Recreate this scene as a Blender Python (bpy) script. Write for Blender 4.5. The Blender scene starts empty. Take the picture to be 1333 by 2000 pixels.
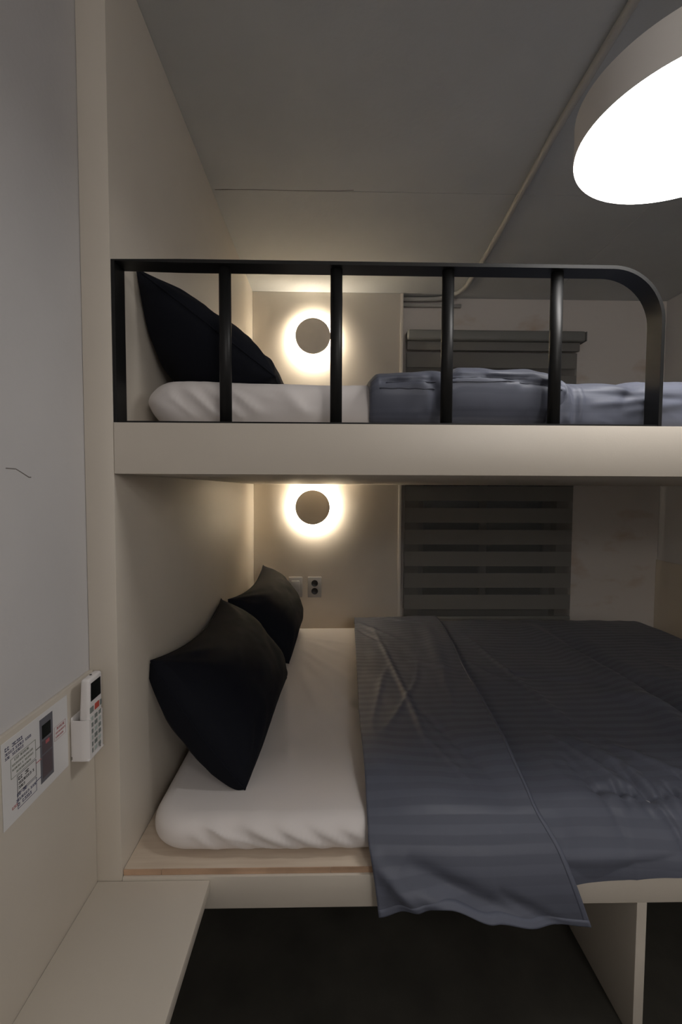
import bpy, bmesh, math, random
from mathutils import Vector, Matrix, noise
random.seed(7)
S = bpy.context.scene
COL = S.collection
PI = math.pi
rad = math.radians

# ------------------------------------------------------------------ camera
CAM = Vector((0, 0, 1.12))
pitch, yaw, roll = rad(2.73), rad(1.17), rad(-0.26)
cd = bpy.data.cameras.new('camera'); cam = bpy.data.objects.new('camera', cd); COL.objects.link(cam)
fw = Vector((math.sin(yaw)*math.cos(pitch), math.cos(yaw)*math.cos(pitch), -math.sin(pitch)))
rt0 = Vector((math.cos(yaw), -math.sin(yaw), 0)); dn0 = fw.cross(rt0)
rt = math.cos(roll)*rt0 + math.sin(roll)*dn0
dn = -math.sin(roll)*rt0 + math.cos(roll)*dn0
cam.matrix_world = Matrix(((rt.x, -dn.x, -fw.x, CAM.x), (rt.y, -dn.y, -fw.y, CAM.y), (rt.z, -dn.z, -fw.z, CAM.z), (0, 0, 0, 1)))
cd.sensor_fit = 'VERTICAL'; cd.sensor_height = 36.0; cd.sensor_width = 24.0
cd.lens = 36.0*889/2000; cd.clip_start = 0.02
S.camera = cam

# ------------------------------------------------------------------ world, exposure, room lamp, added fill light
S.view_settings.view_transform = 'Standard'; S.view_settings.look = 'None'
S.view_settings.gamma = 1.0; S.view_settings.exposure = 0.0; S.view_settings.use_curve_mapping = False
W = bpy.data.worlds.new('night'); S.world = W; W.use_nodes = True
W.node_tree.nodes['Background'].inputs[0].default_value = (0.02, 0.024, 0.03, 1)
W.node_tree.nodes['Background'].inputs[1].default_value = 0.15
LAMP_E = 16.5          # pendant diffuser
SCONCE_E = 205.0        # glow rings of the wall lamps
ROOM_W = 11.5           # second ceiling lamp of the room, behind the camera
ld = bpy.data.lights.new('room_lamp', 'POINT'); ld.shadow_soft_size = 0.14; ld.energy = ROOM_W; ld.color = (1, .95, .90)
lo = bpy.data.objects.new('room_lamp', ld); COL.objects.link(lo); lo.location = (0.75, -1.05, 1.95)

ld2 = bpy.data.lights.new('rear_fill', 'POINT'); ld2.shadow_soft_size = 0.16; ld2.energy = 23.0; ld2.color = (1, .95, .90)
lo2 = bpy.data.objects.new('rear_fill', ld2); COL.objects.link(lo2); lo2.location = (0.9, -2.1, 1.78)   # unseen fill light added behind the camera to brighten front-facing surfaces

# ------------------------------------------------------------------ materials
def mat(name, col, rough=.6, metal=0., bump=0., bscale=200., var=0., vscale=3., spec=.5, sheen=0.):
    m = bpy.data.materials.new(name); m.use_nodes = True
    nt = m.node_tree; b = nt.nodes['Principled BSDF']
    b.inputs['Roughness'].default_value = rough; b.inputs['Metallic'].default_value = metal
    b.inputs['Specular IOR Level'].default_value = spec
    b.inputs['Base Color'].default_value = (*col, 1)
    if sheen: b.inputs['Sheen Weight'].default_value = sheen
    tc = nt.nodes.new('ShaderNodeTexCoord')
    if var:
        n = nt.nodes.new('ShaderNodeTexNoise'); n.inputs['Scale'].default_value = vscale; n.inputs['Detail'].default_value = 6
        nt.links.new(tc.outputs['Object'], n.inputs['Vector'])
        r = nt.nodes.new('ShaderNodeMapRange'); r.inputs[1].default_value = .3; r.inputs[2].default_value = .7
        r.inputs[3].default_value = 1-var; r.inputs[4].default_value = 1+var
        nt.links.new(n.outputs[0], r.inputs[0])
        mx = nt.nodes.new('ShaderNodeVectorMath'); mx.operation = 'SCALE'; mx.inputs[0].default_value = col
        nt.links.new(r.outputs[0], mx.inputs['Scale']); nt.links.new(mx.outputs[0], b.inputs['Base Color'])
    if bump:
        n = nt.nodes.new('ShaderNodeTexNoise'); n.inputs['Scale'].default_value = bscale; n.inputs['Detail'].default_value = 4
        nt.links.new(tc.outputs['Object'], n.inputs['Vector'])
        bp = nt.nodes.new('ShaderNodeBump'); bp.inputs['Strength'].default_value = bump; bp.inputs['Distance'].default_value = .002
        nt.links.new(n.outputs[0], bp.inputs['Height']); nt.links.new(bp.outputs[0], b.inputs['Normal'])
    return m

def emit(name, col, e):
    m = bpy.data.materials.new(name); m.use_nodes = True; nt = m.node_tree
    nt.nodes.remove(nt.nodes['Principled BSDF']); em = nt.nodes.new('ShaderNodeEmission')
    em.inputs[0].default_value = (*col, 1); em.inputs[1].default_value = e
    nt.links.new(em.outputs[0], nt.nodes['Material Output'].inputs[0]); return m

def satin(name, col, period, contrast=.055):
    """dark satin cotton with woven tone-on-tone stripes, laid out on the cloth's own UV (metres)"""
    m = mat(name, col, .55, sheen=.05, spec=.3); nt = m.node_tree; b = nt.nodes['Principled BSDF']
    uv = nt.nodes.new('ShaderNodeUVMap'); sx = nt.nodes.new('ShaderNodeSeparateXYZ'); nt.links.new(uv.outputs[0], sx.inputs[0])
    mu = nt.nodes.new('ShaderNodeMath'); mu.operation = 'MULTIPLY'; mu.inputs[1].default_value = 2*PI/period
    nt.links.new(sx.outputs[1], mu.inputs[0])
    sn = nt.nodes.new('ShaderNodeMath'); sn.operation = 'SINE'; nt.links.new(mu.outputs[0], sn.inputs[0])
    st = nt.nodes.new('ShaderNodeMapRange'); st.inputs[1].default_value = -.25; st.inputs[2].default_value = .25
    st.inputs[3].default_value = 1-contrast; st.inputs[4].default_value = 1+contrast; nt.links.new(sn.outputs[0], st.inputs[0])
    mx = nt.nodes.new('ShaderNodeVectorMath'); mx.operation = 'SCALE'; mx.inputs[0].default_value = col
    nt.links.new(st.outputs[0], mx.inputs['Scale']); nt.links.new(mx.outputs[0], b.inputs['Base Color'])
    rg = nt.nodes.new('ShaderNodeMapRange'); rg.inputs[1].default_value = -.25; rg.inputs[2].default_value = .25
    rg.inputs[3].default_value = .6; rg.inputs[4].default_value = .45; nt.links.new(sn.outputs[0], rg.inputs[0])
    nt.links.new(rg.outputs[0], b.inputs['Roughness'])
    n = nt.nodes.new('ShaderNodeTexNoise'); n.inputs['Scale'].default_value = 700; bp = nt.nodes.new('ShaderNodeBump')
    bp.inputs['Strength'].default_value = .12; bp.inputs['Distance'].default_value = .001
    nt.links.new(uv.outputs[0], n.inputs['Vector']); nt.links.new(n.outputs[0], bp.inputs['Height']); nt.links.new(bp.outputs[0], b.inputs['Normal'])
    return m

M = dict(
    cream=mat('cream_laminate', (.62, .565, .49), .42, bump=.05, bscale=400, var=.015, vscale=8),
    cream_edge=mat('cream_edge_band', (.69, .64, .57), .4),
    paint=mat('white_wall_paint', (.56, .545, .545), .7, bump=.25, bscale=90, var=.03, vscale=4),
    ceil=mat('painted_ceiling', (.54, .555, .56), .75, bump=.3, bscale=60, var=.05, vscale=3),
    plaster=None,
    floor=mat('dark_floor', (.045, .042, .034), .75, bump=.3, bscale=40, var=.25, vscale=9),
    black=mat('black_powder_coat', (.010, .010, .010), .46, bump=.04, bscale=900, spec=.28),
    sheet=mat('white_cotton_sheet', (.74, .695, .68), .85, bump=.05, bscale=500, sheen=.1),
    navy=mat('dark_navy_cotton', (.0065, .0075, .012), .85, bump=.15, bscale=600, spec=.15),
    slate=satin('slate_satin_stripe', (.096, .104, .138), .036),
    seam=mat('slate_seam', (.045, .05, .07), .7), hem=mat('slate_hem', (.10, .11, .15), .6),
    ply=None, ply_edge=mat('plywood_edge', (.50, .33, .22), .7, var=.18, vscale=14),
    blind=mat('blind_fabric', (.20, .193, .182), .85, bump=.2, bscale=800),
    cass=mat('blind_cassette', (.21, .21, .20), .55),
    white=mat('white_plastic', (.72, .69, .68), .4),
    screen=mat('dark_screen', (.008, .010, .009), .25),
    red=mat('red_button', (.50, .08, .06), .5), greybtn=mat('grey_button', (.20, .22, .21), .6),
    ltbtn=mat('pale_button', (.42, .47, .45), .6),
    disc=mat('lamp_disc', (.62, .57, .50), .6),
    drum=mat('lamp_drum', (.74, .71, .68), .5),
    grey=mat('grey_plate', (.34, .33, .32), .45), grey2=mat('grey_rocker', (.36, .355, .35), .4),
    socket=mat('socket_black', (.012, .012, .014), .4),
    conduit=mat('painted_conduit', (.46, .45, .425), .6),
    gap=mat('shadow_gap', (.02, .02, .018), .9),
    glass=None, wframe=mat('window_frame', (.5, .5, .5), .5),
    crack=mat('crack_line', (.20, .185, .17), .9),
    paper=mat('laminated_paper', (.70, .69, .69), .35),
    ink_blue=mat('ink_blue', (.07, .07, .14), .5), ink_black=mat('ink_black', (.04, .04, .04), .5),
    ink_red=mat('ink_red', (.45, .12, .13), .5), ink_pink=mat('ink_pink', (.50, .36, .36), .5), ink_olive=mat('ink_olive', (.22, .24, .19), .5),
    ink_grey=mat('ink_grey', (.13, .13, .15), .5), ink_maroon=mat('ink_maroon', (.10, .075, .085), .5),
    glow=emit('lamp_diffuser', (1, .97, .94), LAMP_E), warm=emit('sconce_glow', (1, .88, .69), SCONCE_E),
)
# glass, sheer cloth, plywood, stained plaster
g = bpy.data.materials.new('window_glass'); g.use_nodes = True; b = g.node_tree.nodes['Principled BSDF']
b.inputs['Transmission Weight'].default_value = 1; b.inputs['Roughness'].default_value = .03; b.inputs['Base Color'].default_value = (.8, .85, .85, 1); M['glass'] = g
sh = bpy.data.materials.new('sheer_mesh'); sh.use_nodes = True; nt = sh.node_tree
tr = nt.nodes.new('ShaderNodeBsdfTransparent'); mx = nt.nodes.new('ShaderNodeMixShader'); mx.inputs[0].default_value = .42
nt.nodes['Principled BSDF'].inputs['Base Color'].default_value = (.15, .15, .14, 1); nt.nodes['Principled BSDF'].inputs['Roughness'].default_value = .9
nt.links.new(tr.outputs[0], mx.inputs[1]); nt.links.new(nt.nodes['Principled BSDF'].outputs[0], mx.inputs[2])
nt.links.new(mx.outputs[0], nt.nodes['Material Output'].inputs[0]); M['sheer'] = sh
def ramp_mat(name, c0, c1, p0, p1, scale, rough, stretch=(1, 1, 1), bump=.2):
    m = mat(name, c0, rough); nt = m.node_tree; b = nt.nodes['Principled BSDF']
    tc = nt.nodes.new('ShaderNodeTexCoord'); mp = nt.nodes.new('ShaderNodeMapping'); mp.inputs['Scale'].default_value = stretch
    nt.links.new(tc.outputs['Object'], mp.inputs[0]); n = nt.nodes.new('ShaderNodeTexNoise'); n.inputs['Scale'].default_value = scale; n.inputs['Detail'].default_value = 7
    nt.links.new(mp.outputs[0], n.inputs['Vector']); r = nt.nodes.new('ShaderNodeValToRGB')
    r.color_ramp.elements[0].position = p0; r.color_ramp.elements[1].position = p1
    r.color_ramp.elements[0].color = (*c0, 1); r.color_ramp.elements[1].color = (*c1, 1)
    nt.links.new(n.outputs[0], r.inputs[0]); nt.links.new(r.outputs[0], b.inputs['Base Color'])
    bp = nt.nodes.new('ShaderNodeBump'); bp.inputs['Strength'].default_value = bump; bp.inputs['Distance'].default_value = .003
    n2 = nt.nodes.new('ShaderNodeTexNoise'); n2.inputs['Scale'].default_value = 45; n2.inputs['Detail'].default_value = 5
    nt.links.new(tc.outputs['Object'], n2.inputs['Vector']); nt.links.new(n2.outputs[0], bp.inputs['Height']); nt.links.new(bp.outputs[0], b.inputs['Normal'])
    return m
M['ply'] = ramp_mat('plywood_face', (.58, .47, .37), (.66, .56, .45), .35, .65, 5, .65, (1, 14, 14), .08)
M['plaster'] = ramp_mat('stained_plaster', (.66, .615, .575), (.50, .37, .27), .56, .82, 4.5, .8, (1, 1, 2), .35)

# ------------------------------------------------------------------ mesh helpers
def mobj(name, V, F, m, parent=None, smooth=False, uvs=None):
    me = bpy.data.meshes.new(name); me.from_pydata([tuple(v) for v in V], [], F); me.materials.append(m)
    if uvs:
        ul = me.uv_layers.new(name='UVMap')
        for lp in me.loops: ul.data[lp.index].uv = uvs[lp.vertex_index]
    if smooth: me.polygons.foreach_set('use_smooth', [True]*len(me.polygons))
    me.update(); o = bpy.data.objects.new(name, me); COL.objects.link(o)
    if parent: o.parent = parent; o.matrix_parent_inverse = parent.matrix_world.inverted()
    return o

def bobj(name, bm, m, parent=None, smooth=False):
    bmesh.ops.recalc_face_normals(bm, faces=bm.faces[:])
    me = bpy.data.meshes.new(name); bm.to_mesh(me); bm.free(); me.materials.append(m)
    if smooth:
        me.polygons.foreach_set('use_smooth', [True]*len(me.polygons))
        try: me.set_sharp_from_angle(angle=rad(40))
        except Exception: pass
    o = bpy.data.objects.new(name, me); COL.objects.link(o)
    if parent: o.parent = parent; o.matrix_parent_inverse = parent.matrix_world.inverted()
    return o

def add_box(bm, a, b, bev=0., seg=2):
    r = bmesh.ops.create_cube(bm, size=1); vs = r['verts']
    for v in vs: v.co = Vector([(a[i]+b[i])/2 + v.co[i]*(b[i]-a[i]) for i in range(3)])
    if bev:
        es = {e for v in vs for e in v.link_edges}
        bmesh.ops.bevel(bm, geom=list(es), offset=bev, segments=seg, affect='EDGES', profile=.5)
    return bm

def box(name, a, b, m, parent=None, bev=0.0015, seg=2):
    bm = bmesh.new(); add_box(bm, a, b, bev, seg); return bobj(name, bm, m, parent, smooth=bool(bev))

def tube(name, pts, r, m, parent=None, n=16, caps=True):
    pts = [Vector(p) for p in pts]; V = []; F = []
    up = None
    for i, p in enumerate(pts):
        t = (pts[min(i+1, len(pts)-1)] - pts[max(i-1, 0)]).normalized()
        if up is None:
            up = Vector((0, 0, 1)) if abs(t.z) < .9 else Vector((1, 0, 0))
        a = (up - t*up.dot(t)).normalized(); up = a; bb = t.cross(a)
        for k in range(n):
            V.append(p + r*(math.cos(2*PI*k/n)*a + math.sin(2*PI*k/n)*bb))
    for i in range(len(pts)-1):
        for k in range(n):
            F.append((i*n+k, i*n+(k+1) % n, (i+1)*n+(k+1) % n, (i+1)*n+k))
    if caps: F.append(tuple(range(n))[::-1]); F.append(tuple((len(pts)-1)*n+k for k in range(n)))
    return mobj(name, V, F, m, parent, True)

def lathe(name, prof, m, loc, axis='z', parent=None, n=64):
    """prof: list of (r, h) from start to end; r=0 closes"""
    V = []; F = []; rings = []
    def P(r, h, k):
        c, s = r*math.cos(2*PI*k/n), r*math.sin(2*PI*k/n)
        if axis == 'z': return (loc[0]+c, loc[1]+s, loc[2]+h)
        if axis == 'y': return (loc[0]+c, loc[1]+h, loc[2]+s)
        return (loc[0]+h, loc[1]+c, loc[2]+s)
    for r, h in prof:
        if r < 1e-6: rings.append([len(V)]); V.append(P(0, h, 0))
        else: rings.append(list(range(len(V), len(V)+n))); V += [P(r, h, k) for k in range(n)]
    for A, B in zip(rings, rings[1:]):
        for k in range(n):
            k2 = (k+1) % n
            if len(A) == 1 and len(B) == 1: continue
            if len(A) == 1: F.append((A[0], B[k2], B[k]))
            elif len(B) == 1: F.append((A[k], A[k2], B[0]))
            else: F.append((A[k], A[k2], B[k2], B[k]))
    bm = bmesh.new(); vv = [bm.verts.new(v) for v in V]
    for f in F: bm.faces.new([vv[i] for i in f])
    return bobj(name, bm, m, parent, True)

def thing(name, loc, label, cat, group=None):
    o = bpy.data.objects.new(name, None); o.empty_display_size = .1; COL.objects.link(o); o.location = loc
    o['label'] = label; o['category'] = cat
    if group: o['group'] = group
    bpy.context.view_layer.update(); return o
def tag(o, label, cat, group=None):
    o['label'] = label; o['category'] = cat
    if group: o['group'] = group
    return o
def struct(o, label=None):
    o['kind'] = 'structure'
    if label: o['label'] = label
    return o

def smooth01(t): t = max(0., min(1., t)); return t*t*(3-2*t)
def interp(tab, x):
    if x <= tab[0][0]: return tab[0][1]
    for (a, fa), (b, fb) in zip(tab, tab[1:]):
        if x <= b: return fa + (fb-fa)*smooth01((x-a)/(b-a)) if b > a else fb
    return tab[-1][1]
def lin(tab, x):
    if x <= tab[0][0]: return tab[0][1]
    for (a, fa), (b, fb) in zip(tab, tab[1:]):
        if x <= b: return fa + (fb-fa)*(x-a)/(b-a)
    return tab[-1][1]
def crease(x, y, p0, p1, w, amp):
    """a fold line on the cloth plane: amp at the line, fading to nothing at both ends"""
    dx, dy = p1[0]-p0[0], p1[1]-p0[1]; L2 = dx*dx+dy*dy
    t = ((x-p0[0])*dx + (y-p0[1])*dy)/L2
    if t < 0 or t > 1: return 0.
    d = ((x-p0[0])*dy - (y-p0[1])*dx)/math.sqrt(L2)
    if abs(d) > 3*w: return 0.
    return amp*math.exp(-(d/w)**2)*math.sin(PI*t)**.6
def fract(x, y, z=0., o=3):
    return noise.fractal(Vector((x, y, z)), 1.0, 2.0, o)

def ridged(x, y, z=0.):
    """sharp little drag folds, 0..1"""
    a = noise.noise(Vector((x, y, z))); b = noise.noise(Vector((x*.5+7, y*.5, z+3)))
    return max(0., 1-abs(a)*3.2)**2*max(0., .35+b)

# ------------------------------------------------------------------ room dimensions (metres)
FZ, CZ = -0.075, 2.20            # floor, ceiling
XW, XR = -0.493, 1.90            # left and right walls
YF, YB = -2.40, 2.60             # wall behind the camera, window wall
Y0 = 0.92                        # front plane of the bunk
XL = -0.435                      # inner face of the bunk's left panel
YP = 2.54                        # face of the cream back panel

# ------------------------------------------------------------------ setting
struct(box('floor', (XW-.1, YF-.1, FZ-.1), (XR+.1, YB+.3, FZ), M['floor'], bev=0))
c = struct(box('ceiling', (XW-.1, YF-.1, CZ+.004), (XR+.1, YB+.3, CZ+.1), M['ceil'], bev=0))
SX, SY = 1.205, 1.700            # board joints in the ceiling
for (a0, a1) in ((XW, SX-.0008), (SX+.0008, XR)):
    for (b0, b1) in ((YF, SY-.0008), (SY+.0008, YB)):
        box('ceiling_panel', (a0, b0, CZ), (a1, b1, CZ+.012), M['ceil'], c, bev=.0006, seg=1)
for pts in (((.075, 1.691), (.02, 1.697), (-.12, 1.700), (-.3, 1.698), (-.425, 1.703)),):
    tube('hairline_crack', [(p[0], p[1], CZ+.0003) for p in pts], .0014, M['crack'], c, 6)
wl = struct(box('wall_left', (XW-.1, YF-.1, FZ), (XW, YB+.3, CZ+.004), M['paint'], bev=0))
tube('hairline_crack', [(XW, .700, 1.151), (XW, .722, 1.151), (XW, .735, 1.146), (XW, .752, 1.139), (XW, .757, 1.139)], .0009, M['crack'], wl, 6)
struct(box('trim_1', (XW, YF, FZ), (XW+.008, Y0-.0006, .754), M['cream'], bev=.0012), 'cream panel along the lower left wall')
wr = struct(box('wall_right', (XR, YF-.1, FZ), (XR+.1, YB+.3, CZ+.004), M['paint'], bev=0))
struct(box('trim_2', (XR-.008, YF, FZ), (XR, YB, .725), M['cream'], bev=.0012), 'cream panel along the lower right wall')
struct(box('wall_front', (XW, YF-.1, FZ), (XR, YF, CZ), M['paint'], bev=0))
OX0, OX1, OZ0, OZ1 = .50, 1.30, .37, 1.72     # window opening
bm = bmesh.new()
add_box(bm, (XW, YB, FZ), (OX0, YB+.15, CZ)); add_box(bm, (OX1, YB, FZ), (XR, YB+.15, CZ))
add_box(bm, (OX0, YB, FZ), (OX1, YB+.15, OZ0)); add_box(bm, (OX0, YB, OZ1), (OX1, YB+.15, CZ))
struct(bobj('wall_back', bm, M['plaster']))
bm = bmesh.new(); y0, y1 = YB+.07, YB+.11
for a, b in (((OX0, y0, OZ0), (OX0+.04, y1, OZ1)), ((OX1-.04, y0, OZ0), (OX1, y1, OZ1)), ((OX0+.04, y0, OZ0), (OX1-.04, y1, OZ0+.04)), ((OX0+.04, y0, OZ1-.04), (OX1-.04, y1, OZ1)), ((.88, y0+.004, OZ0+.04), (.92, y1-.004, OZ1-.04))):
    add_box(bm, a, b, .002)
wn = struct(bobj('window_1', bm, M['wframe']))
for a, b in ((OX0+.04, .88), (.92, OX1-.04)):
    box('glass_pane', (a, y0+.017, OZ0+.04), (b, y0+.023, OZ1-.04), M['glass'], wn, bev=0)

# ------------------------------------------------------------------ bunk bed
bed = thing('bunk_bed', (.7, Y0, FZ), 'cream built-in bunk bed with black guard rail, filling the alcove under the ceiling', 'bed')
box('side_panel', (XW+.0005, Y0, FZ), (XL, YB-.01, CZ-.001), M['cream'], bed)
box('upper_fascia', (XL+.001, Y0, 1.151), (XR-.009, Y0+.02, 1.253), M['cream'], bed, bev=.001)
box('upper_platform', (XL+.001, Y0+.021, 1.152), (XR-.009, YP-.001, 1.250), M['cream'], bed)
box('lower_fascia', (XL+.001, Y0, .241), (XR-.009, Y0+.02, .311), M['cream'], bed, bev=.001)
pb = box('mattress_board', (XL+.001, Y0+.007, .3115), (XR-.009, YP-.001, .324), M['ply'], bed, bev=.0006)
bx = [XL+.001, -.355, .00, .40, .9, XR-.009]
for a, b in zip(bx, bx[1:]):
    box('edge_strip', (a+.0004, Y0+.0055, .3113), (b-.0004, Y0+.0072, .3243), M['ply_edge'], pb, bev=.0004, seg=1)
box('support_panel', (.657, Y0, FZ), (.679, YP-.05, .241), M['cream'], bed)
box('under_bed_back', (XL+.001, YP-.04, FZ), (XR-.009, YP-.02, .311), M['cream'], bed)
bp_ = box('back_panel', (XL+.001, YP, FZ), (.372, YP+.03, CZ-.001), M['cream'], bed)
box('edge_strip', (.373, YP-.003, FZ), (.389, YP+.04, CZ-.001), M['cream_edge'], bp_, bev=.001)
# guard rail: one bent flat bar, a foot bar, four round balusters
def flat_bar(name, path, w, t, m, parent, yc):
    """bar of depth w (along y) and thickness t following a path in the xz plane"""
    V = []; F = []; n = len(path)
    for i, (x, z) in enumerate(path):
        x0, z0 = path[max(i-1, 0)]; x1, z1 = path[min(i+1, n-1)]
        d = Vector((x1-x0, z1-z0)).normalized(); nn = Vector((-d.y, d.x))
        if 0 < i < n-1:
            e1 = Vector((x-x0, z-z0)).normalized(); nn = nn/max(.3, nn.dot(Vector((-e1.y, e1.x))))
        for s, q in ((1, -w/2), (1, w/2), (-1, w/2), (-1, -w/2)):
            V.append((x+nn.x*s*t/2, yc+q, z+nn.y*s*t/2))
    for i in range(n-1):
        for k in range(4): F.append((i*4+k, i*4+(k+1) % 4, i*4+4+(k+1) % 4, i*4+4+k))
    F += [(3, 2, 1, 0), tuple(4*(n-1)+k for k in range(4))]
    bm = bmesh.new(); vv = [bm.verts.new(v) for v in V]
    for f in F: bm.faces.new([vv[i] for i in f])
    es = [e for e in bm.edges if len(e.link_faces) == 2 and e.calc_face_angle(0) > 1.0]
    bmesh.ops.bevel(bm, geom=es, offset=.0012, segments=2, affect='EDGES')
    return bobj(name, bm, m, parent, True)
RT, RX, RR = 1.5685, .6685, .105
path = [(-.431, 1.2535), (-.431, RT)] + [(-.30+i*.1, RT) for i in range(8)] + [(RX-RR+RR*math.sin(a), RT-RR+RR*math.cos(a)) for a in [PI/2*k/16 for k in range(17)]] + [(RX, 1.40), (RX, 1.2535)]
gr = flat_bar('guard_rail', path, .044, .007, M['black'], bed, .9435); gr['label'] = 'black steel guard rail with rounded end'
box('foot_bar', (-.426, .9225, 1.2535), (.6645, .9645, 1.2565), M['black'], gr, bev=.0006)
for x in (-.217, .008, .2355, .4595):
    tube('baluster', [(x, .9435, 1.2565), (x, .9435, RT-.0035)], .0122, M['black'], gr, 28)

# cream shelf along the left wall
sh_ = thing('wall_shelf', (-.37, .3, .277), 'cream board shelf below the air conditioner remote, along the left wall', 'shelf')
box('shelf_board', (XW+.0085, -1.1, .280), (-.252, Y0-.001, .305), M['cream'], sh_, bev=.0012)
box('support_batten', (XW+.0085, -1.1, .262), (-.272, Y0-.001, .2795), M['cream'], sh_, bev=.001)

# ------------------------------------------------------------------ blind in front of the window
bl = thing('roller_blind', (.9, 2.56, 1.97), 'grey zebra roller blind with light and dark bands over the window', 'blind')
BX0, BX1, BY = .415, 1.378, 2.572
bm = bmesh.new(); add_box(bm, (.412, 2.525, 1.948), (1.402, 2.595, 2.004), .012, 4); bobj('cassette', bm, M['cass'], bl, True)
box('cassette_end_cap', (1.4025, 2.527, 1.950), (1.409, 2.594, 2.002), M['cass'], bl, .003)
box('lower_rail', (BX0, 2.552, 1.900), (BX1+.005, 2.568, 1.9475), M['blind'], bl, .004)
tube('pull_chain', [(.408, 2.565, 1.95), (.408, 2.566, 1.4), (.408, 2.565, .45)], .0022, M['grey'], bl, 8)
z = 1.063 + 7*.1245
k = 0
zt = 1.8995
zs = [1.063 - .1245*i for i in range(-6, 6)]
for zi in zs:                                  # zi = top of a sheer band, opaque band above it
    top = min(zi+.1245-.0405, zt)
    bm = bmesh.new(); add_box(bm, (BX0, BY, zi), (BX1, BY+.0012, top)); bobj('fabric_band', bm, M['blind'], bl)
    bm = bmesh.new(); add_box(bm, (BX0, BY+.0002, zi-.0405), (BX1, BY+.0008, zi)); bobj('sheer_band', bm, M['sheer'], bl)
box('bottom_rail', (BX0, BY-.006, .378), (BX1, BY+.010, .4), M['cass'], bl, .003)

# ------------------------------------------------------------------ pendant lamp
LC = (0.6639, 0.8431); LH, LT, LR = 1.7700, 1.8443, 0.2034
lamp = thing('pendant_lamp', (LC[0], LC[1], LT), 'round white drum lamp, brightly lit, hanging below the ceiling', 'lamp')
lathe('drum', [(LR, LH-.002), (LR, LT-.004), (LR-.004, LT), (0.03, LT), (0.0, LT)], M['drum'], (*LC, 0), 'z', lamp, 96)
lathe('diffuser', [(LR-.001, LH+.0005), (LR-.004, LH-.004), (LR-.03, LH-.006), (0, LH-.007)], M['glow'], (*LC, 0), 'z', lamp, 96)
tube('stem', [(*LC, LT), (LC[0]+.075, LC[1], CZ-.03)], .004, M['drum'], lamp)
lathe('canopy', [(0, CZ-.03), (.036, CZ-.03), (.04, CZ-.026), (.04, CZ-.0005), (0, CZ-.0005)], M['drum'], (LC[0]+.075, LC[1], 0), 'z', lamp, 40)

# conduit on the ceiling, bending along the window wall
pts = [(.640, -1.2), (.650, .4), (.655, 1.032), (.662, 1.40), (.685, 1.833), (.697, 2.1), (.700, 2.40)]
P3 = [(x, y, CZ-.012) for x, y in pts]
for k in range(1, 9):
    a = PI/2*k/8; P3.append((.700-.16*(1-math.cos(a)), 2.40+.175*math.sin(a), CZ-.012-.004*k/8))
P3 += [(.46, 2.576, CZ-.017), (.3905, 2.577, CZ-.017)]
cn = tag(tube('conduit_pipe', P3, .0115, M['conduit'], None, 20), 'painted pipe running across the ceiling and bending along the window wall', 'pipe')
tag(tube('conduit_pipe', [(.3905, 2.585, CZ-.046), (.55, 2.586, CZ-.046), (.72, 2.587, CZ-.046)], .010, M['conduit'], None, 16), 'short thin pipe along the window wall just below the ceiling', 'pipe')

# ------------------------------------------------------------------ wall lamps, switch and socket
def sconce(z, label):
    x = -.105
    t = thing('wall_lamp', (x, YP, z), label, 'lamp', None)
    R = .095
    lathe('mounting_cup', [(0, 0), (.060, 0), (.060, -.034), (0, -.034)], M['disc'], (x, YP-.0005, z), 'y', t, 48)
    lathe('face_disc', [(0, -.0345), (R-.002, -.0345), (R, -.037), (R, -.046), (R-.002, -.048), (0, -.048)], M['disc'], (x, YP, z), 'y', t, 72)
    lathe('glow_ring', [(.066, -.0335), (.090, -.0335), (.090, -.029), (.066, -.029), (.066, -.0335)], M['warm'], (x, YP, z), 'y', t, 72)
sconce(1.950, 'round backlit wall lamp behind the guard rail of the upper bunk')
sconce(1.026, 'round backlit wall lamp under the upper bunk, above the switch')
sw = thing('light_switch', (-.2015, YP, .577), 'grey rocker light switch on the back panel of the lower bunk', 'switch')
box('plate', (-.240, YP-.0105, .519), (-.163, YP-.0005, .634), M['grey'], sw, .003)
box('rocker', (-.224, YP-.017, .541), (-.179, YP-.009, .614), M['grey2'], sw, .003)
so = thing('wall_socket', (-.094, YP, .577), 'grey double wall socket with two black round outlets', 'socket')
box('plate', (-.133, YP-.0105, .519), (-.056, YP-.0005, .634), M['grey'], so, .003)
for z in (.599, .555):
    r_ = lathe('outlet', [(0, -.0112), (.013, -.0112), (.0155, -.0125), (.0185, -.0125), (.0185, -.0098), (0, -.0098)], M['socket'], (-.094, YP, z), 'y', so, 32)
    for dx in (-.0095, .0095):
        lathe('pin_hole', [(0, -.0118), (.0024, -.0118), (.0024, -.0108), (0, -.0108)], M['gap'], (-.094+dx, YP, z), 'y', r_, 10)

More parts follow.
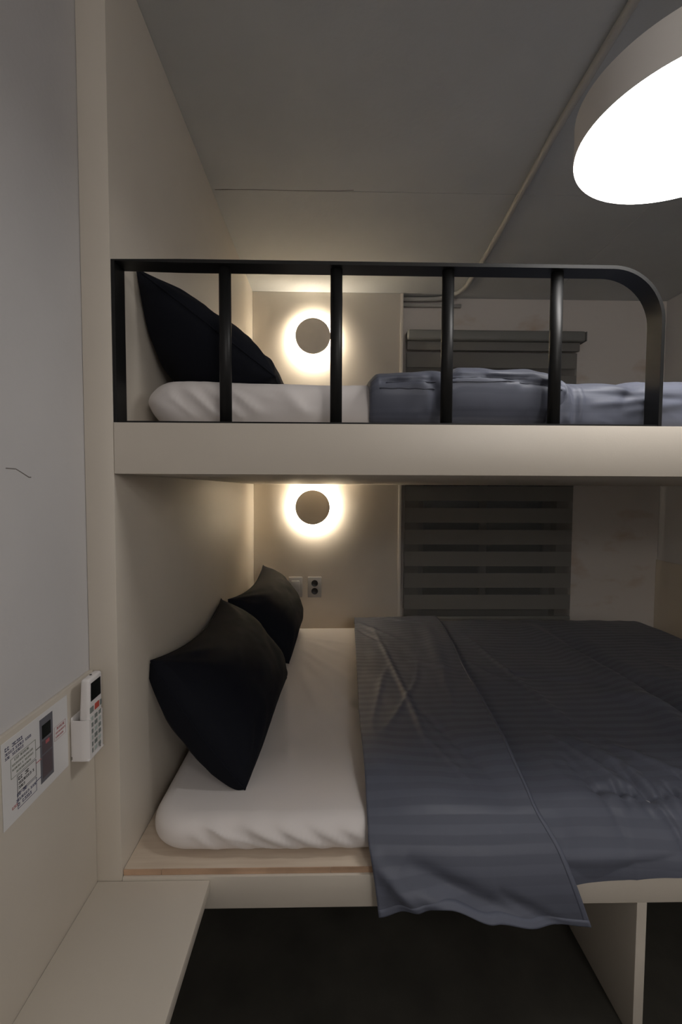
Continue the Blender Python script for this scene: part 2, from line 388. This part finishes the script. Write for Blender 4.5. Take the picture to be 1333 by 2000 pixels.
# ------------------------------------------------------------------ mattresses
def mattress(name, x0, x1, y0, y1, z0, z1, R, r, disp, label, nx=190, ny=90, nz=24):
    V = []; idx = {}; F = []
    cx, cy = (x0+x1)/2, (y0+y1)/2; hx, hy = (x1-x0)/2, (y1-y0)/2
    def point(i, j, k):
        key = (i, j, k)
        if key in idx: return idx[key]
        # crowd the grid towards the borders
        def warp(t): return math.copysign(1-(1-abs(t))**1.35, t)
        u, v, w = warp(2*i/nx-1), warp(2*j/ny-1), k/nz
        z = z0+(z1-z0)*w
        d = min(z-z0, z1-z)
        ins = r-math.sqrt(max(0, r*r-(r-min(d, r))**2)) if d < r else 0
        ax, ay = hx-ins, hy-ins
        X, Y = u*ax, v*ay; RR = R-ins*.5
        qx = max(-ax+RR, min(ax-RR, X)); qy = max(-ay+RR, min(ay-RR, Y)); dx, dy = X-qx, Y-qy
        L = math.hypot(dx, dy)
        if L > 1e-9: s = max(abs(dx), abs(dy))/L; X, Y = qx+dx*s, qy+dy*s
        p = Vector((cx+X, cy+Y, z)); p = disp(p, u, v, w)
        idx[key] = len(V); V.append(p); return idx[key]
    for i in range(nx):
        for j in range(ny):
            F.append((point(i, j, nz), point(i+1, j, nz), point(i+1, j+1, nz), point(i, j+1, nz)))
            F.append((point(i, j, 0), point(i, j+1, 0), point(i+1, j+1, 0), point(i+1, j, 0)))
    for k in range(nz):
        for i in range(nx):
            F.append((point(i, 0, k), point(i+1, 0, k), point(i+1, 0, k+1), point(i, 0, k+1)))
            F.append((point(i, ny, k), point(i, ny, k+1), point(i+1, ny, k+1), point(i+1, ny, k)))
        for j in range(ny):
            F.append((point(0, j, k), point(0, j, k+1), point(0, j+1, k+1), point(0, j+1, k)))
            F.append((point(nx, j, k), point(nx, j+1, k), point(nx, j+1, k+1), point(nx, j, k+1)))
    o = mobj(name, V, F, M['sheet'], None, True)
    return tag(o, label, 'mattress')

def disp_low(p, u, v, w):
    x, y, z = p
    front = smooth01((1.25-y)/.25)
    a = .0025*fract(x*6, y*6, z*9)*w
    # loose sheet pulled in folds over the front edge, and creases radiating from under the pillows
    f = 0
    for (q0, q1, ww, am) in (((-.20, .405), (-.06, .335), .012, .010), ((-.13, .405), (.00, .335), .012, .010), ((-.27, .40), (-.17, .33), .009, .006), ((-.05, .40), (.05, .34), .011, .006), ((.02, .40), (.09, .35), .010, .005), ((-.30, .38), (-.24, .33), .008, .004)):
        f += crease(x, z, q0, q1, ww, am)
    f = f*1.1 + .007*ridged(x*6+z*17, z*9, 4.)*smooth01((.405-z)/.02)*smooth01((z-.325)/.02)
    if y < 1.2: y -= f*front*1.0
    t = 0
    for (q0, q1, ww, am) in (((-.15, 2.05), (.16, 1.55), .018, .004), ((-.13, 1.95), (.12, 1.35), .02, .005), ((-.14, 1.85), (.03, 1.2), .02, .004), ((-.12, 2.15), (.2, 1.8), .016, .004), ((-.17, 1.7), (-.10, 1.1), .018, .003), ((-.15, 2.2), (.2, 2.05), .012, .003)):
        t += crease(x, y, q0, q1, ww*.8, am*1.5)
    z += (t + a)*smooth01((w-.5)/.4)
    if w == 0: z = p.z
    return Vector((x, y, z))
mattress('mattress', -.405, 1.62, .955, 2.37, .3245, .402, .085, .036, disp_low, 'white sheeted mattress on the lower bunk, on the plywood board')
def disp_up(p, u, v, w):
    x, y, z = p
    a = .003*fract(x*5, y*5, z*8)*w
    f = 0
    for (q0, q1, ww, am) in (((-.33, 1.35), (-.24, 1.27), .009, .006), ((-.29, 1.36), (-.19, 1.27), .010, .007), ((-.25, 1.36), (-.15, 1.28), .010, .006), ((-.36, 1.33), (-.30, 1.27), .008, .004), ((-.12, 1.35), (-.05, 1.28), .014, .004)):
        f += crease(x, z, q0, q1, ww, am)
    f = f*1.6+.008*ridged(x*8+z*13, z*6, 2.)
    if y < 1.3: y -= f*smooth01((1.3-y)/.25)
    z += a*smooth01((w-.5)/.4)
    if x < -.2: x += .045*max(0, .55-w)*smooth01((-.2-x)/.2)
    bulge = .006*math.exp(-((x+.33)/.10)**2)*smooth01((1.35-y)/.3)
    z += bulge*w
    return Vector((x, y, z))
mattress('mattress', -.418, 1.62, 1.0, 2.37, 1.2505, 1.3585, .07, .050, disp_up, 'white sheeted mattress on the upper bunk, behind the guard rail')

# ------------------------------------------------------------------ pillows
def pillow(A, B, C, D, Tf, Tb, lim, label, seed, sag=.0, nu=64, nv=44, end=1.):
    """A top near, B top far, C bottom far, D bottom near; Tf / Tb = loft to the front / back"""
    A, B, C, D = map(Vector, (A, B, C, D))
    nrm = ((B-A).cross(D-A)).normalized()
    if nrm.x < 0: nrm = -nrm
    V = []; uvs = []; F = []
    def P(u, v, side):
        # edges between the corners are drawn in by the filling; the near short end stays stuffed and open
        ku = .055 if u > 0 else -end*.10
        uu = u*(1-ku*(1-v*v)*(abs(u)**3)); vv = v*(1-(.07+.13*(v < 0))*(1-u*u))
        a, b = (uu+1)/2, (vv+1)/2
        p = (A*(1-a)+B*a)*(1-b) + (D*(1-a)+C*a)*b
        fu = 1-abs(u)**3.5 if u > 0 else 1-(1-.45*end)*abs(u)**4
        h = (max(0, fu)*(1-abs(v)**3))**.55
        h *= .82+.18*(1-u*u)*(1-v*v)
        d = side*(Tf if side > 0 else Tb)*h
        # pinch wrinkles running in from corners and seams
        rr = math.hypot(abs(u)-1, abs(v)-1)
        ang = math.atan2(1-abs(v), 1-abs(u)+1e-6)
        wr = .006*math.sin(ang*11+seed+3*(u > 0)+5*(v > 0))*math.exp(-((rr-.35)/.25)**2)*h
        wr += .006*fract(u*2.2+seed, v*2.2, seed, 3)*h + .0025*math.sin(9*v+4*u+seed+2*fract(u*2, v*2, seed))*h
        p = p + nrm*(d+side*wr)
        p.z -= sag*h*.3
        return lim(p)
    for side in (1, -1):
        for i in range(nu+1):
            for j in range(nv+1):
                u, v = -1+2*i/nu, -1+2*j/nv
                u, v = math.sin(u*PI/2)*.6+u*.4, math.sin(v*PI/2)*.6+v*.4
                V.append(P(u, v, side)); uvs.append((u, v))
    n1 = (nu+1)*(nv+1); id = lambda s, i, j: s*n1+i*(nv+1)+j
    for i in range(nu):
        for j in range(nv):
            F.append((id(0, i, j), id(0, i+1, j), id(0, i+1, j+1), id(0, i, j+1)))
            F.append((id(1, i, j), id(1, i, j+1), id(1, i+1, j+1), id(1, i+1, j)))
    bm = bmesh.new(); vv = [bm.verts.new(v) for v in V]
    for f in F: bm.faces.new([vv[i] for i in f])
    for j in range(nv): bm.faces.new([vv[q] for q in (id(0, 0, j), id(0, 0, j+1), id(1, 0, j+1), id(1, 0, j))])
    bmesh.ops.remove_doubles(bm, verts=bm.verts[:], dist=.0008)
    o = bobj('pillow', bm, M['navy'], None, False)
    o.data.polygons.foreach_set('use_smooth', [True]*len(o.data.polygons))
    tag(o, label, 'pillow')
    # piped seam round the rim
    rim = []
    N = 40
    for k in range(N): rim.append(P(-1+2*k/N, -1, 0))
    for k in range(N): rim.append(P(1, -1+2*k/N, 0))
    for k in range(N): rim.append(P(1-2*k/N, 1, 0))
    for k in range(N+1): rim.append(P(-1, 1-2*k/N, 0))
    tube('seam', rim, .0022, M['navy'], o, 6)
    return o
def lim_at(zmin, extra=None):
    def f(p):
        p = Vector(p)
        if p.x < XL+.003: p.x = XL+.003
        if p.z < zmin: p.z = zmin
        if extra: p = extra(p)
        return p
    return f
pillow((-.430, 1.075, .712), (-.425, 1.745, .700), (-.165, 1.66, .425), (-.205, 1.058, .4055), .115, .115, lim_at(.4045), 'dark navy pillow in front on the lower bunk, nearest to the remote', 1.3, end=.5)
pillow((-.405, 1.775, .69), (-.362, 2.40, .722), (-.165, 2.34, .425), (-.170, 1.80, .425), .125, .09, lim_at(.4045), 'dark pillow behind the front one, next to the light switch', 4.1, end=.3)
pillow((-.428, 1.025, 1.600), (-.425, 1.60, 1.535), (-.125, 1.60, 1.385), (-.130, 1.050, 1.378), .062, .16, lim_at(1.3600), 'dark navy pillow on the upper bunk, leaning on the cream side panel', 2.2, end=.1)

# ------------------------------------------------------------------ duvets
def sheet_grid(name, nu, nv, fn, m, parent=None, thick=.014, off=-1, pw=1.6):
    """fn(s, t) -> (point, (u, v) in metres)"""
    V = []; uv = []; F = []
    for i in range(nu+1):
        for j in range(nv+1):
            p, q = fn(i/nu, 1-(1-j/nv)**pw); V.append(p); uv.append(q)
    for i in range(nu):
        for j in range(nv):
            a = i*(nv+1)+j; F.append((a, a+1, a+nv+2, a+nv+1))
    o = mobj(name, V, F, m, parent, True, uv)
    if thick:
        md = o.modifiers.new('thick', 'SOLIDIFY'); md.thickness = thick; md.offset = off
    return o
def path_at(path, d):
    """point at distance d on a polyline of (y, z)"""
    for (a, b) in zip(path, path[1:]):
        L = math.hypot(b[0]-a[0], b[1]-a[1])
        if d <= L: f = d/L; return (a[0]+(b[0]-a[0])*f, a[1]+(b[1]-a[1])*f)
        d -= L
    return path[-1]
def plen(path): return sum(math.hypot(b[0]-a[0], b[1]-a[1]) for a, b in zip(path, path[1:]))
def rounded(path, n=3):
    for _ in range(n):
        q = [path[0]]
        for a, b in zip(path, path[1:]):
            q += [(a[0]*.75+b[0]*.25, a[1]*.75+b[1]*.25), (a[0]*.25+b[0]*.75, a[1]*.25+b[1]*.75)]
        path = q+[path[-1]]
    return path

# --- lower duvet: main layer from under the fold to the foot end
low = rounded([(2.43, .385), (2.40, .432), (2.2, .442), (1.6, .436), (1.15, .434), (1.07, .430), (1.00, .424), (.958, .400), (.930, .366), (.911, .33), (.906, .29)])
LL = plen(low)
MC = [((1.00, 2.30), (1.03, 1.05), .055, .022), ((1.08, 2.30), (1.13, 1.0), .05, -.022), ((.62, 2.15), (.72, 1.2), .012, .006), ((.66, 1.25), (.80, .95), .016, .007), ((.75, 1.2), (.98, .93), .014, .006),
      ((.60, 1.15), (.64, .92), .010, -.006), ((.9, 1.5), (1.5, 1.0), .03, .010), ((.82, 1.02), (.66, .98), .012, -.006), ((.55, 1.7), (.95, 1.55), .02, -.004), ((1.0, 1.05), (.78, .92), .014, .008), ((.72, 1.12), (.74, .95), .009, -.008), ((.84, 1.10), (.87, .95), .009, -.007), ((.67, 1.05), (.675, .97), .008, -.008), ((.70, 1.04), (.71, .96), .007, -.007), ((.765, 1.06), (.775, .97), .008, -.008), ((.80, 1.05), (.81, .97), .007, -.008), ((.735, 1.02), (.755, .92), .008, -.009), ((.60, 1.25), (.70, 1.02), .010, .008), ((.64, 1.22), (.73, 1.03), .007, -.006), ((.60, 1.03), (.75, 1.01), .012, -.007)]
def f_main(s, t):
    x = .38 + 1.28*s
    end = lin([(.38, .05), (.50, .045), (.56, .040), (.74, .018), (.85, .02), (1.7, .03)], x)    # how short of the hem path this column stops
    d = t*(LL-(.047-end)*.9)
    y, z = path_at(low, d)
    w = 0
    for c_ in MC: w += crease(x, y, *c_)*1.4
    under = 1-smooth01((x-.50)/.06)          # lies flat below the turned-back flap here
    w += .010*fract(x*2.3, y*2.3, 2.)+.003*fract(x*7, y*4, 5.)+.010*ridged(x*4+y*1.6, y*1.7, 5.)+.006*ridged(x*9-y*2, y*3.5, 11.)*smooth01((1.35-y)/.3)
    hang = smooth01((1.02-y)/.06)
    w *= 1-under
    z += w*(1-hang); y -= (w*.9+.004+.012*math.sin(x*9)*hang)*hang*(1-under)
    y = min(y, 2.48)
    if s > .97: z -= .05*((s-.97)/.03)**2
    y -= max(0, y-.912)*smooth01((.372-z)/.04)
    return (x, y, z), (x, d)
dv = sheet_grid('duvet', 320, 240, f_main, M['slate'], None, .009, -1)
tag(dv, 'slate blue striped duvet on the lower bunk, hanging over the front edge', 'duvet')
# --- turned-back flap: hangs lower, corner pointing down at its right
flap = rounded([(2.455, .40), (2.42, .452), (2.2, .464), (1.6, .460), (1.22, .459), (1.12, .454), (1.03, .443), (.965, .416), (.925, .378), (.900, .33), (.887, .28), (.885, .20)])
FLn = plen(flap)
def f_flap(s, t):
    zbot = interp([(0, .253), (.13, .266), (.33, .279), (.54, .252), (.75, .234), (1, .225)], s)
    over = zbot-.20
    d = t*(FLn-over)
    y, z = path_at(flap, d)
    xl = lin([(.88, .092), (.95, .080), (1.35, .084), (2.3, .118), (2.45, .125)], y)
    if y < .95: xl += (.33-z)*.10*smooth01((.95-y)/.03)
    xr = lin([(.88, .500), (.93, .462), (1.1, .462), (1.45, .488), (2.2, .555), (2.45, .565)], y)
    xr += (.496+(.346-z)*.34-xr)*smooth01((.99-y)/.08)
    x = xl+(xr-xl)*s
    hang = smooth01((1.0-y)/.07)
    w = .009*fract(x*3, y*2.5, 8.)+.003*fract(x*8, y*4, 3.)+.004*ridged(x*4+y*1.5, y*.9, 2.)+.005*ridged(x*9-y*3, y*2, 9.)*smooth01((1.9-y)/.5)
    for c_ in (((.10, 2.30), (.30, 1.98), .014, .006), ((.11, 2.20), (.24, 1.9), .010, -.005), ((.2, 2.2), (.26, 1.1), .010, .006), ((.26, 1.35), (.40, 1.0), .010, -.005), ((.26, 1.2), (.33, 1.02), .009, .005), ((.46, 2.2), (.40, 1.5), .03, .010), ((.30, 1.75), (.47, 1.62), .016, .006), ((.16, 2.38), (.5, 2.2), .02, .007)):
        w += crease(x, y, *c_)
    w += .007*math.sin(x*15+y*11)*smooth01((1.3-y)/.2)
    # hanging folds on the front
    h = 0
    h += crease(x, z, (.15, .345), (.46, .215), .020, -.016)
    h += crease(x, z, (.12, .315), (.52, .195), .022, .020)
    h += crease(x, z, (.34, .30), (.52, .205), .012, -.008) + crease(x, z, (.08, .36), (.22, .23), .014, .010)
    z += w*(1-hang)
    y -= (.004 + w*.5)*hang + h*hang + .010*hang*smooth01((.30-z)/.08)*(.5+.5*math.sin(s*11+1))
    y = min(y, 2.485)
    # soft edge of the fold
    if s > .985: z -= .006*((s-.985)/.015)**2*(1-hang)
    return (x, y, z), (x, d+.009)
fl = sheet_grid('folded_flap', 90, 260, f_flap, M['slate'], dv, .006, -1)
def f_hem(s, t):
    (x, y, z), q = f_flap(.972+.026*s, t)
    return (x, y-.0004, z+.0008), q
sheet_grid('hem', 3, 260, f_hem, M['hem'], fl, .001, -1, 1.6)
def f_hem2(s, t):
    (x, y, z), q = f_flap(s, .9915+.008*t)
    return (x, y-.0010, z), q
sheet_grid('hem', 70, 3, f_hem2, M['hem'], fl, .001)

# --- upper duvet: main layer over the mattress, folded end in two puffs
upp = rounded([(2.40, 1.37), (2.2, 1.385), (1.3, 1.382), (1.08, 1.378), (.985, 1.350), (.972, 1.30), (.974, 1.262), (.985, 1.257)])
UL = plen(upp)
UC = [((.60, 1.36), (.70, 1.30), .008, .006), ((.68, 1.372), (.62, 1.31), .008, -.005), ((.56, 1.36), (.66, 1.34), .008, .005), ((.50, 1.335), (.78, 1.318), .006, -.006), ((.55, 1.305), (.72, 1.32), .008, .006), ((.62, 1.29), (.76, 1.31), .010, .007), ((.50, 1.37), (.505, 1.26), .007, .012), ((.525, 1.37), (.515, 1.26), .005, -.007), ((.54, 1.37), (.53, 1.26), .004, .006)]
def f_up(s, t):
    x = .46+1.16*s
    d = t*UL; y, z = path_at(upp, d)
    hang = smooth01((1.08-y)/.07)
    top = interp([(.46, .004), (.50, .010), (.53, -.003), (.60, -.001), (.66, -.004), (.70, .002), (.80, .005), (1.7, .008)], x)
    z += top*smooth01((z-1.28)/.07)
    w = .008*fract(x*3.2, y*3, z*4+2.)+.004*fract(x*9, y*6, z*9)+.010*ridged(x*6, y*3+z*9, 3.)+.006*ridged(x*13+z*8, y*4+z*16, 8.)
    h = sum(crease(x, z, *c_) for c_ in UC)
    z += w*(1-hang)*.7
    y -= (h*.8+w*.7)*hang
    if s > .97: z -= .09*((s-.97)/.03)**2*(1-hang)
    return (x, max(y, .9675), z), (x, d)
du = sheet_grid('duvet', 240, 150, f_up, M['slate'], None, .010, -1, 2.2)
tag(du, 'slate blue striped duvet on the upper bunk, folded behind the guard rail', 'duvet')
def puff(x0, x1, prof, bulge, seed, cr, seams=()):
    """one puff of the folded end, a closed loop of cloth swept across the bed"""
    nx, nr, = 90, 120; V = []; F = []; uv = []
    for i in range(nx+1):
        s = -1+2*i/nx; s = math.copysign(1-(1-abs(s))**1.8, s) if abs(s) < 1 else s
        x = (x0+x1)/2+s*(x1-x0)/2
        cap = max(.0, 1-abs(s)**7)**.45
        zt = interp(prof, x); zb = 1.2530
        zc = (zt+zb)/2
        for k in range(nr):
            a = 2*PI*k/nr
            ca, sa = math.cos(a), math.sin(a)
            # super-ellipse in (y, z)
            n_ = 2/(4.2 if sa > 0 else 7.0)
            yy = 1.26-math.copysign(abs(ca)**n_, ca)*(.268+.022*bulge)
            zz = zc+math.copysign(abs(sa)**(2/(4.0 if sa > 0 else 6.0)), sa)*(zt-zb)/2
            yy = 1.26+(yy-1.26)*(.96+.04*cap); zz = zc+(zz-zc)*(.86+.14*cap)
            w = .006*fract(x*4+seed, yy*4, zz*5)+.002*fract(x*12+seed, yy*8, zz*10)+.007*ridged(x*6+seed, yy*3+zz*13, seed)*cap+.004*ridged(x*11+zz*9, yy*4+zz*22, seed+4)*cap
            if yy < 1.1:
                w += sum(crease(x, zz, *c_) for c_ in cr)
                yy -= w
            else: zz += w*.6
            if yy < 1.1: yy += .018*smooth01((1.335-zz)/.075)
            yy = max(yy, .9665); zz = max(zz, 1.2520)
            V.append((x, yy, zz)); uv.append((x, 1.35*k/nr+seed))
    for i in range(nx):
        for k in range(nr):
            F.append((i*nr+k, (i+1)*nr+k, (i+1)*nr+(k+1) % nr, i*nr+(k+1) % nr))
    F.append(tuple(range(nr))); F.append(tuple(nx*nr+k for k in range(nr))[::-1])
    o = mobj('folded_puff', V, F, M['slate'], du, True, uv)
    for line in seams:                     # stitched seams lying on the front of the puff
        P = []
        for i in range(25):
            t = i/24; x, z = lin([(k/(len(line)-1), q[0]) for k, q in enumerate(line)], t), lin([(k/(len(line)-1), q[1]) for k, q in enumerate(line)], t)
            b = min((v for v in V if v[1] < 1.1 and abs(v[0]-x) < .02), key=lambda v: (v[0]-x)**2+(v[2]-z)**2)
            P.append((x, b[1]-.0004, z+.0006*math.sin(i*.9)))
        P = [(x, sum(q[1] for q in P[max(0, i-3):i+4])/len(P[max(0, i-3):i+4]), z) for i, (x, y, z) in enumerate(P)]
        tube('seam', P, .0012, M['seam'], o, 6)
    return o
puff(.081, .262, [(.08, 1.376), (.10, 1.388), (.17, 1.392), (.22, 1.397), (.262, 1.393)], 1., 1.7, [((.10, 1.352), (.215, 1.358), .005, -.012), ((.14, 1.36), (.20, 1.35), .006, .006), ((.20, 1.39), (.24, 1.27), .012, -.006)], [[(.115, 1.349), (.17, 1.354), (.228, 1.352)], [(.10, 1.336), (.22, 1.337)]])
puff(.238, .502, [(.238, 1.385), (.28, 1.403), (.32, 1.402), (.36, 1.397), (.42, 1.400), (.46, 1.392), (.502, 1.368)], 1.3, 6.4, [((.24, 1.364), (.44, 1.360), .005, -.012), ((.36, 1.356), (.498, 1.342), .005, -.012), ((.42, 1.335), (.50, 1.322), .005, -.010), ((.30, 1.345), (.49, 1.33), .007, .006), ((.40, 1.32), (.5, 1.30), .006, -.006), ((.26, 1.385), (.33, 1.372), .008, -.005)], [[(.252, 1.358), (.33, 1.362), (.42, 1.358)], [(.252, 1.349), (.37, 1.352), (.45, 1.345), (.488, 1.334)]])

# ------------------------------------------------------------------ remote control in its holder, and the paper sign
PX = XW+.008
rh = thing('remote_holder', (PX, .862, .62), 'white plastic wall holder on the left wall, holding the remote', 'holder')
bm = bmesh.new(); add_box(bm, (PX+.0003, .836, .620), (PX+.004, .888, .695), .0015); bobj('back_plate', bm, M['white'], rh, True)
def cup_wall():
    bm = bmesh.new()
    out = []
    prof = [(PX+.004, .834), (PX+.020, .8325), (PX+.030, .834), (PX+.0345, .838), (PX+.0352, .8440)]
    inn = [(PX+.004, .8365), (PX+.020, .835), (PX+.029, .8365), (PX+.0328, .8395), (PX+.0332, .8440)]
    rev = lambda L: [(x, 2*.862-y) for x, y in L]
    for A, B in ((prof, inn), (rev(prof), rev(inn))):
        vs = []
        for (x, y), (xi, yi) in zip(A, B):
            vs.append([bm.verts.new(q) for q in ((x, y, .6155), (x, y, .690), (xi, yi, .690), (xi, yi, .6155))])
        for p, q in zip(vs, vs[1:]):
            for k in range(4): bm.faces.new((p[k], p[(k+1) % 4], q[(k+1) % 4], q[k]))
        bm.faces.new(vs[0]); bm.faces.new(vs[-1][::-1])
    add_box(bm, (PX+.001, .834, .6120), (PX+.0350, .890, .6160), .002)
    return bm
bobj('cup', cup_wall(), M['white'], rh, True)
rc = thing('remote_control', (PX+.02, .862, .6165), 'white air conditioner remote with dark screen, standing in the wall holder', 'remote')
RF = PX+.0325
bm = bmesh.new(); add_box(bm, (PX+.010, .8385, .6165), (RF, .8865, .766), .005, 3)
for v in bm.verts:
    f = (v.co.z-.6135)/.1525
    if v.co.x < PX+.02: v.co.x += .006*f
    v.co.x += .003*f
bobj('body', bm, M['white'], rc, True)
def onface(name, y0, y1, z0, z1, m, h=.0008, par=rc, bev=.0004):
    f = ((z0+z1)/2-.6135)/.1525; xf = RF+.003*f
    return box(name, (xf-.0012, y0, z0), (xf+h, y1, z1), m, par, bev, 1)
onface('screen', .844, .880, .722, .757, M['screen'], .0005)
onface('power_button', .858, .874, .700, .712, M['red'])
for z in (.700,):
    onface('button', .8415, .8535, z, z+.011, M['greybtn']); onface('button', .877, .884, z, z+.011, M['greybtn'])
for r_ in range(6):
    for c_ in range(3):
        onface('button', .8425+.0148*c_, .8525+.0148*c_, .684-.0125*r_, .692-.0125*r_, M['greybtn'] if (r_+c_) % 3 else M['ltbtn'])
bm = bmesh.new(); bmesh.ops.create_cone(bm, cap_ends=True, segments=16, radius1=.0022, radius2=.0022, depth=.0012, matrix=Matrix.Translation((PX+.026, .862, .7662)))
bobj('infrared_window', bm, M['screen'], rc)

sg = thing('instruction_sign', (PX, .742, .676), 'laminated paper sign beside the remote, printed with a remote and handling notes', 'sign')
box('sheet', (PX+.0004, .660, .611), (PX+.0012, .826, .744), M['paper'], sg, .0002, 1)
SGX = PX+.0013
def ink(name, y0, y1, z0, z1, m, l=0): 
    return box(name, (SGX, y0, z0), (SGX+.00025*(l+1), y1, z1), m, sg, 0)
pr = ink('printed_remote', .747, .782, .627, .736, M['ink_grey'])
ink('printed_screen', .7525, .776, .701, .724, M['screen'], 1)
ink('printed_keys', .752, .7785, .675, .697, M['ink_maroon'], 1); ink('printed_power_key', .761, .771, .689, .695, M['ink_red'], 2)
ink('printed_keys', .752, .7785, .634, .672, M['ink_maroon'], 1)
bmx = {}
def strokes(m, rows):
    """lines of small print too small to read: short glyph strokes joined per colour"""
    bm = bmesh.new(); rng = random.Random(len(rows)*7+3)
    for (y0, y1, z, h) in rows:
        y = y0
        while y < y1:
            w = h*rng.uniform(.55, .9)
            if rng.random() > .14:
                k = rng.choice((0, 1, 2))
                add_box(bm, (SGX, y, z), (SGX+.0003, y+w, z+h*.22)); add_box(bm, (SGX, y, z+h*.7), (SGX+.0003, y+w*.8, z+h*.95))
                add_box(bm, (SGX, y+(0, w*.5, w*.78)[k], z), (SGX+.0003, y+(0, w*.5, w*.78)[k]+w*.22, z+h))
            y += w*1.25
    o = bobj('printed_text', bm, m, sg); o['kind'] = 'stuff'; return o
strokes(M['ink_blue'], [(.667, .702, .729, .0055), (.667, .724, .722, .004), (.667, .708, .7155, .004)])
strokes(M['ink_black'], [(.694, .716, .669, .0055), (.694, .730, .662, .004), (.694, .706, .655, .004)])
strokes(M['ink_olive'], [(.684, .720, .705, .0035), (.681, .728, .698, .003), (.681, .728, .691, .003), (.690, .724, .684, .003)])
strokes(M['ink_blue'], [(.690, .712, .645, .005), (.688, .734, .637, .004), (.692, .722, .629, .005)])
strokes(M['ink_red'], [(.676, .688, .632, .004), (.790, .815, .696, .004), (.790, .818, .689, .003), (.790, .812, .682, .003)])
def frame(y0, y1, z0, z1, m, t=.0007):
    bm = bmesh.new()
    for a, b in (((y0, z0), (y1, z0+t)), ((y0, z1-t), (y1, z1)), ((y0, z0), (y0+t, z1)), ((y1-t, z0), (y1, z1))):
        add_box(bm, (SGX, a[0], a[1]), (SGX+.0003, b[0], b[1]))
    bobj('printed_frame', bm, m, sg)
frame(.678, .736, .680, .711, M['ink_olive']); frame(.691, .736, .650, .678, M['ink_black']); frame(.691, .736, .625, .648, M['ink_blue']); frame(.786, .820, .678, .703, M['ink_pink'])
for (z, m) in ((.692, 'ink_black'), (.670, 'ink_red'), (.640, 'ink_blue')):
    ink('printed_pointer', .736, .749, z, z+.0008, M[m], 2)
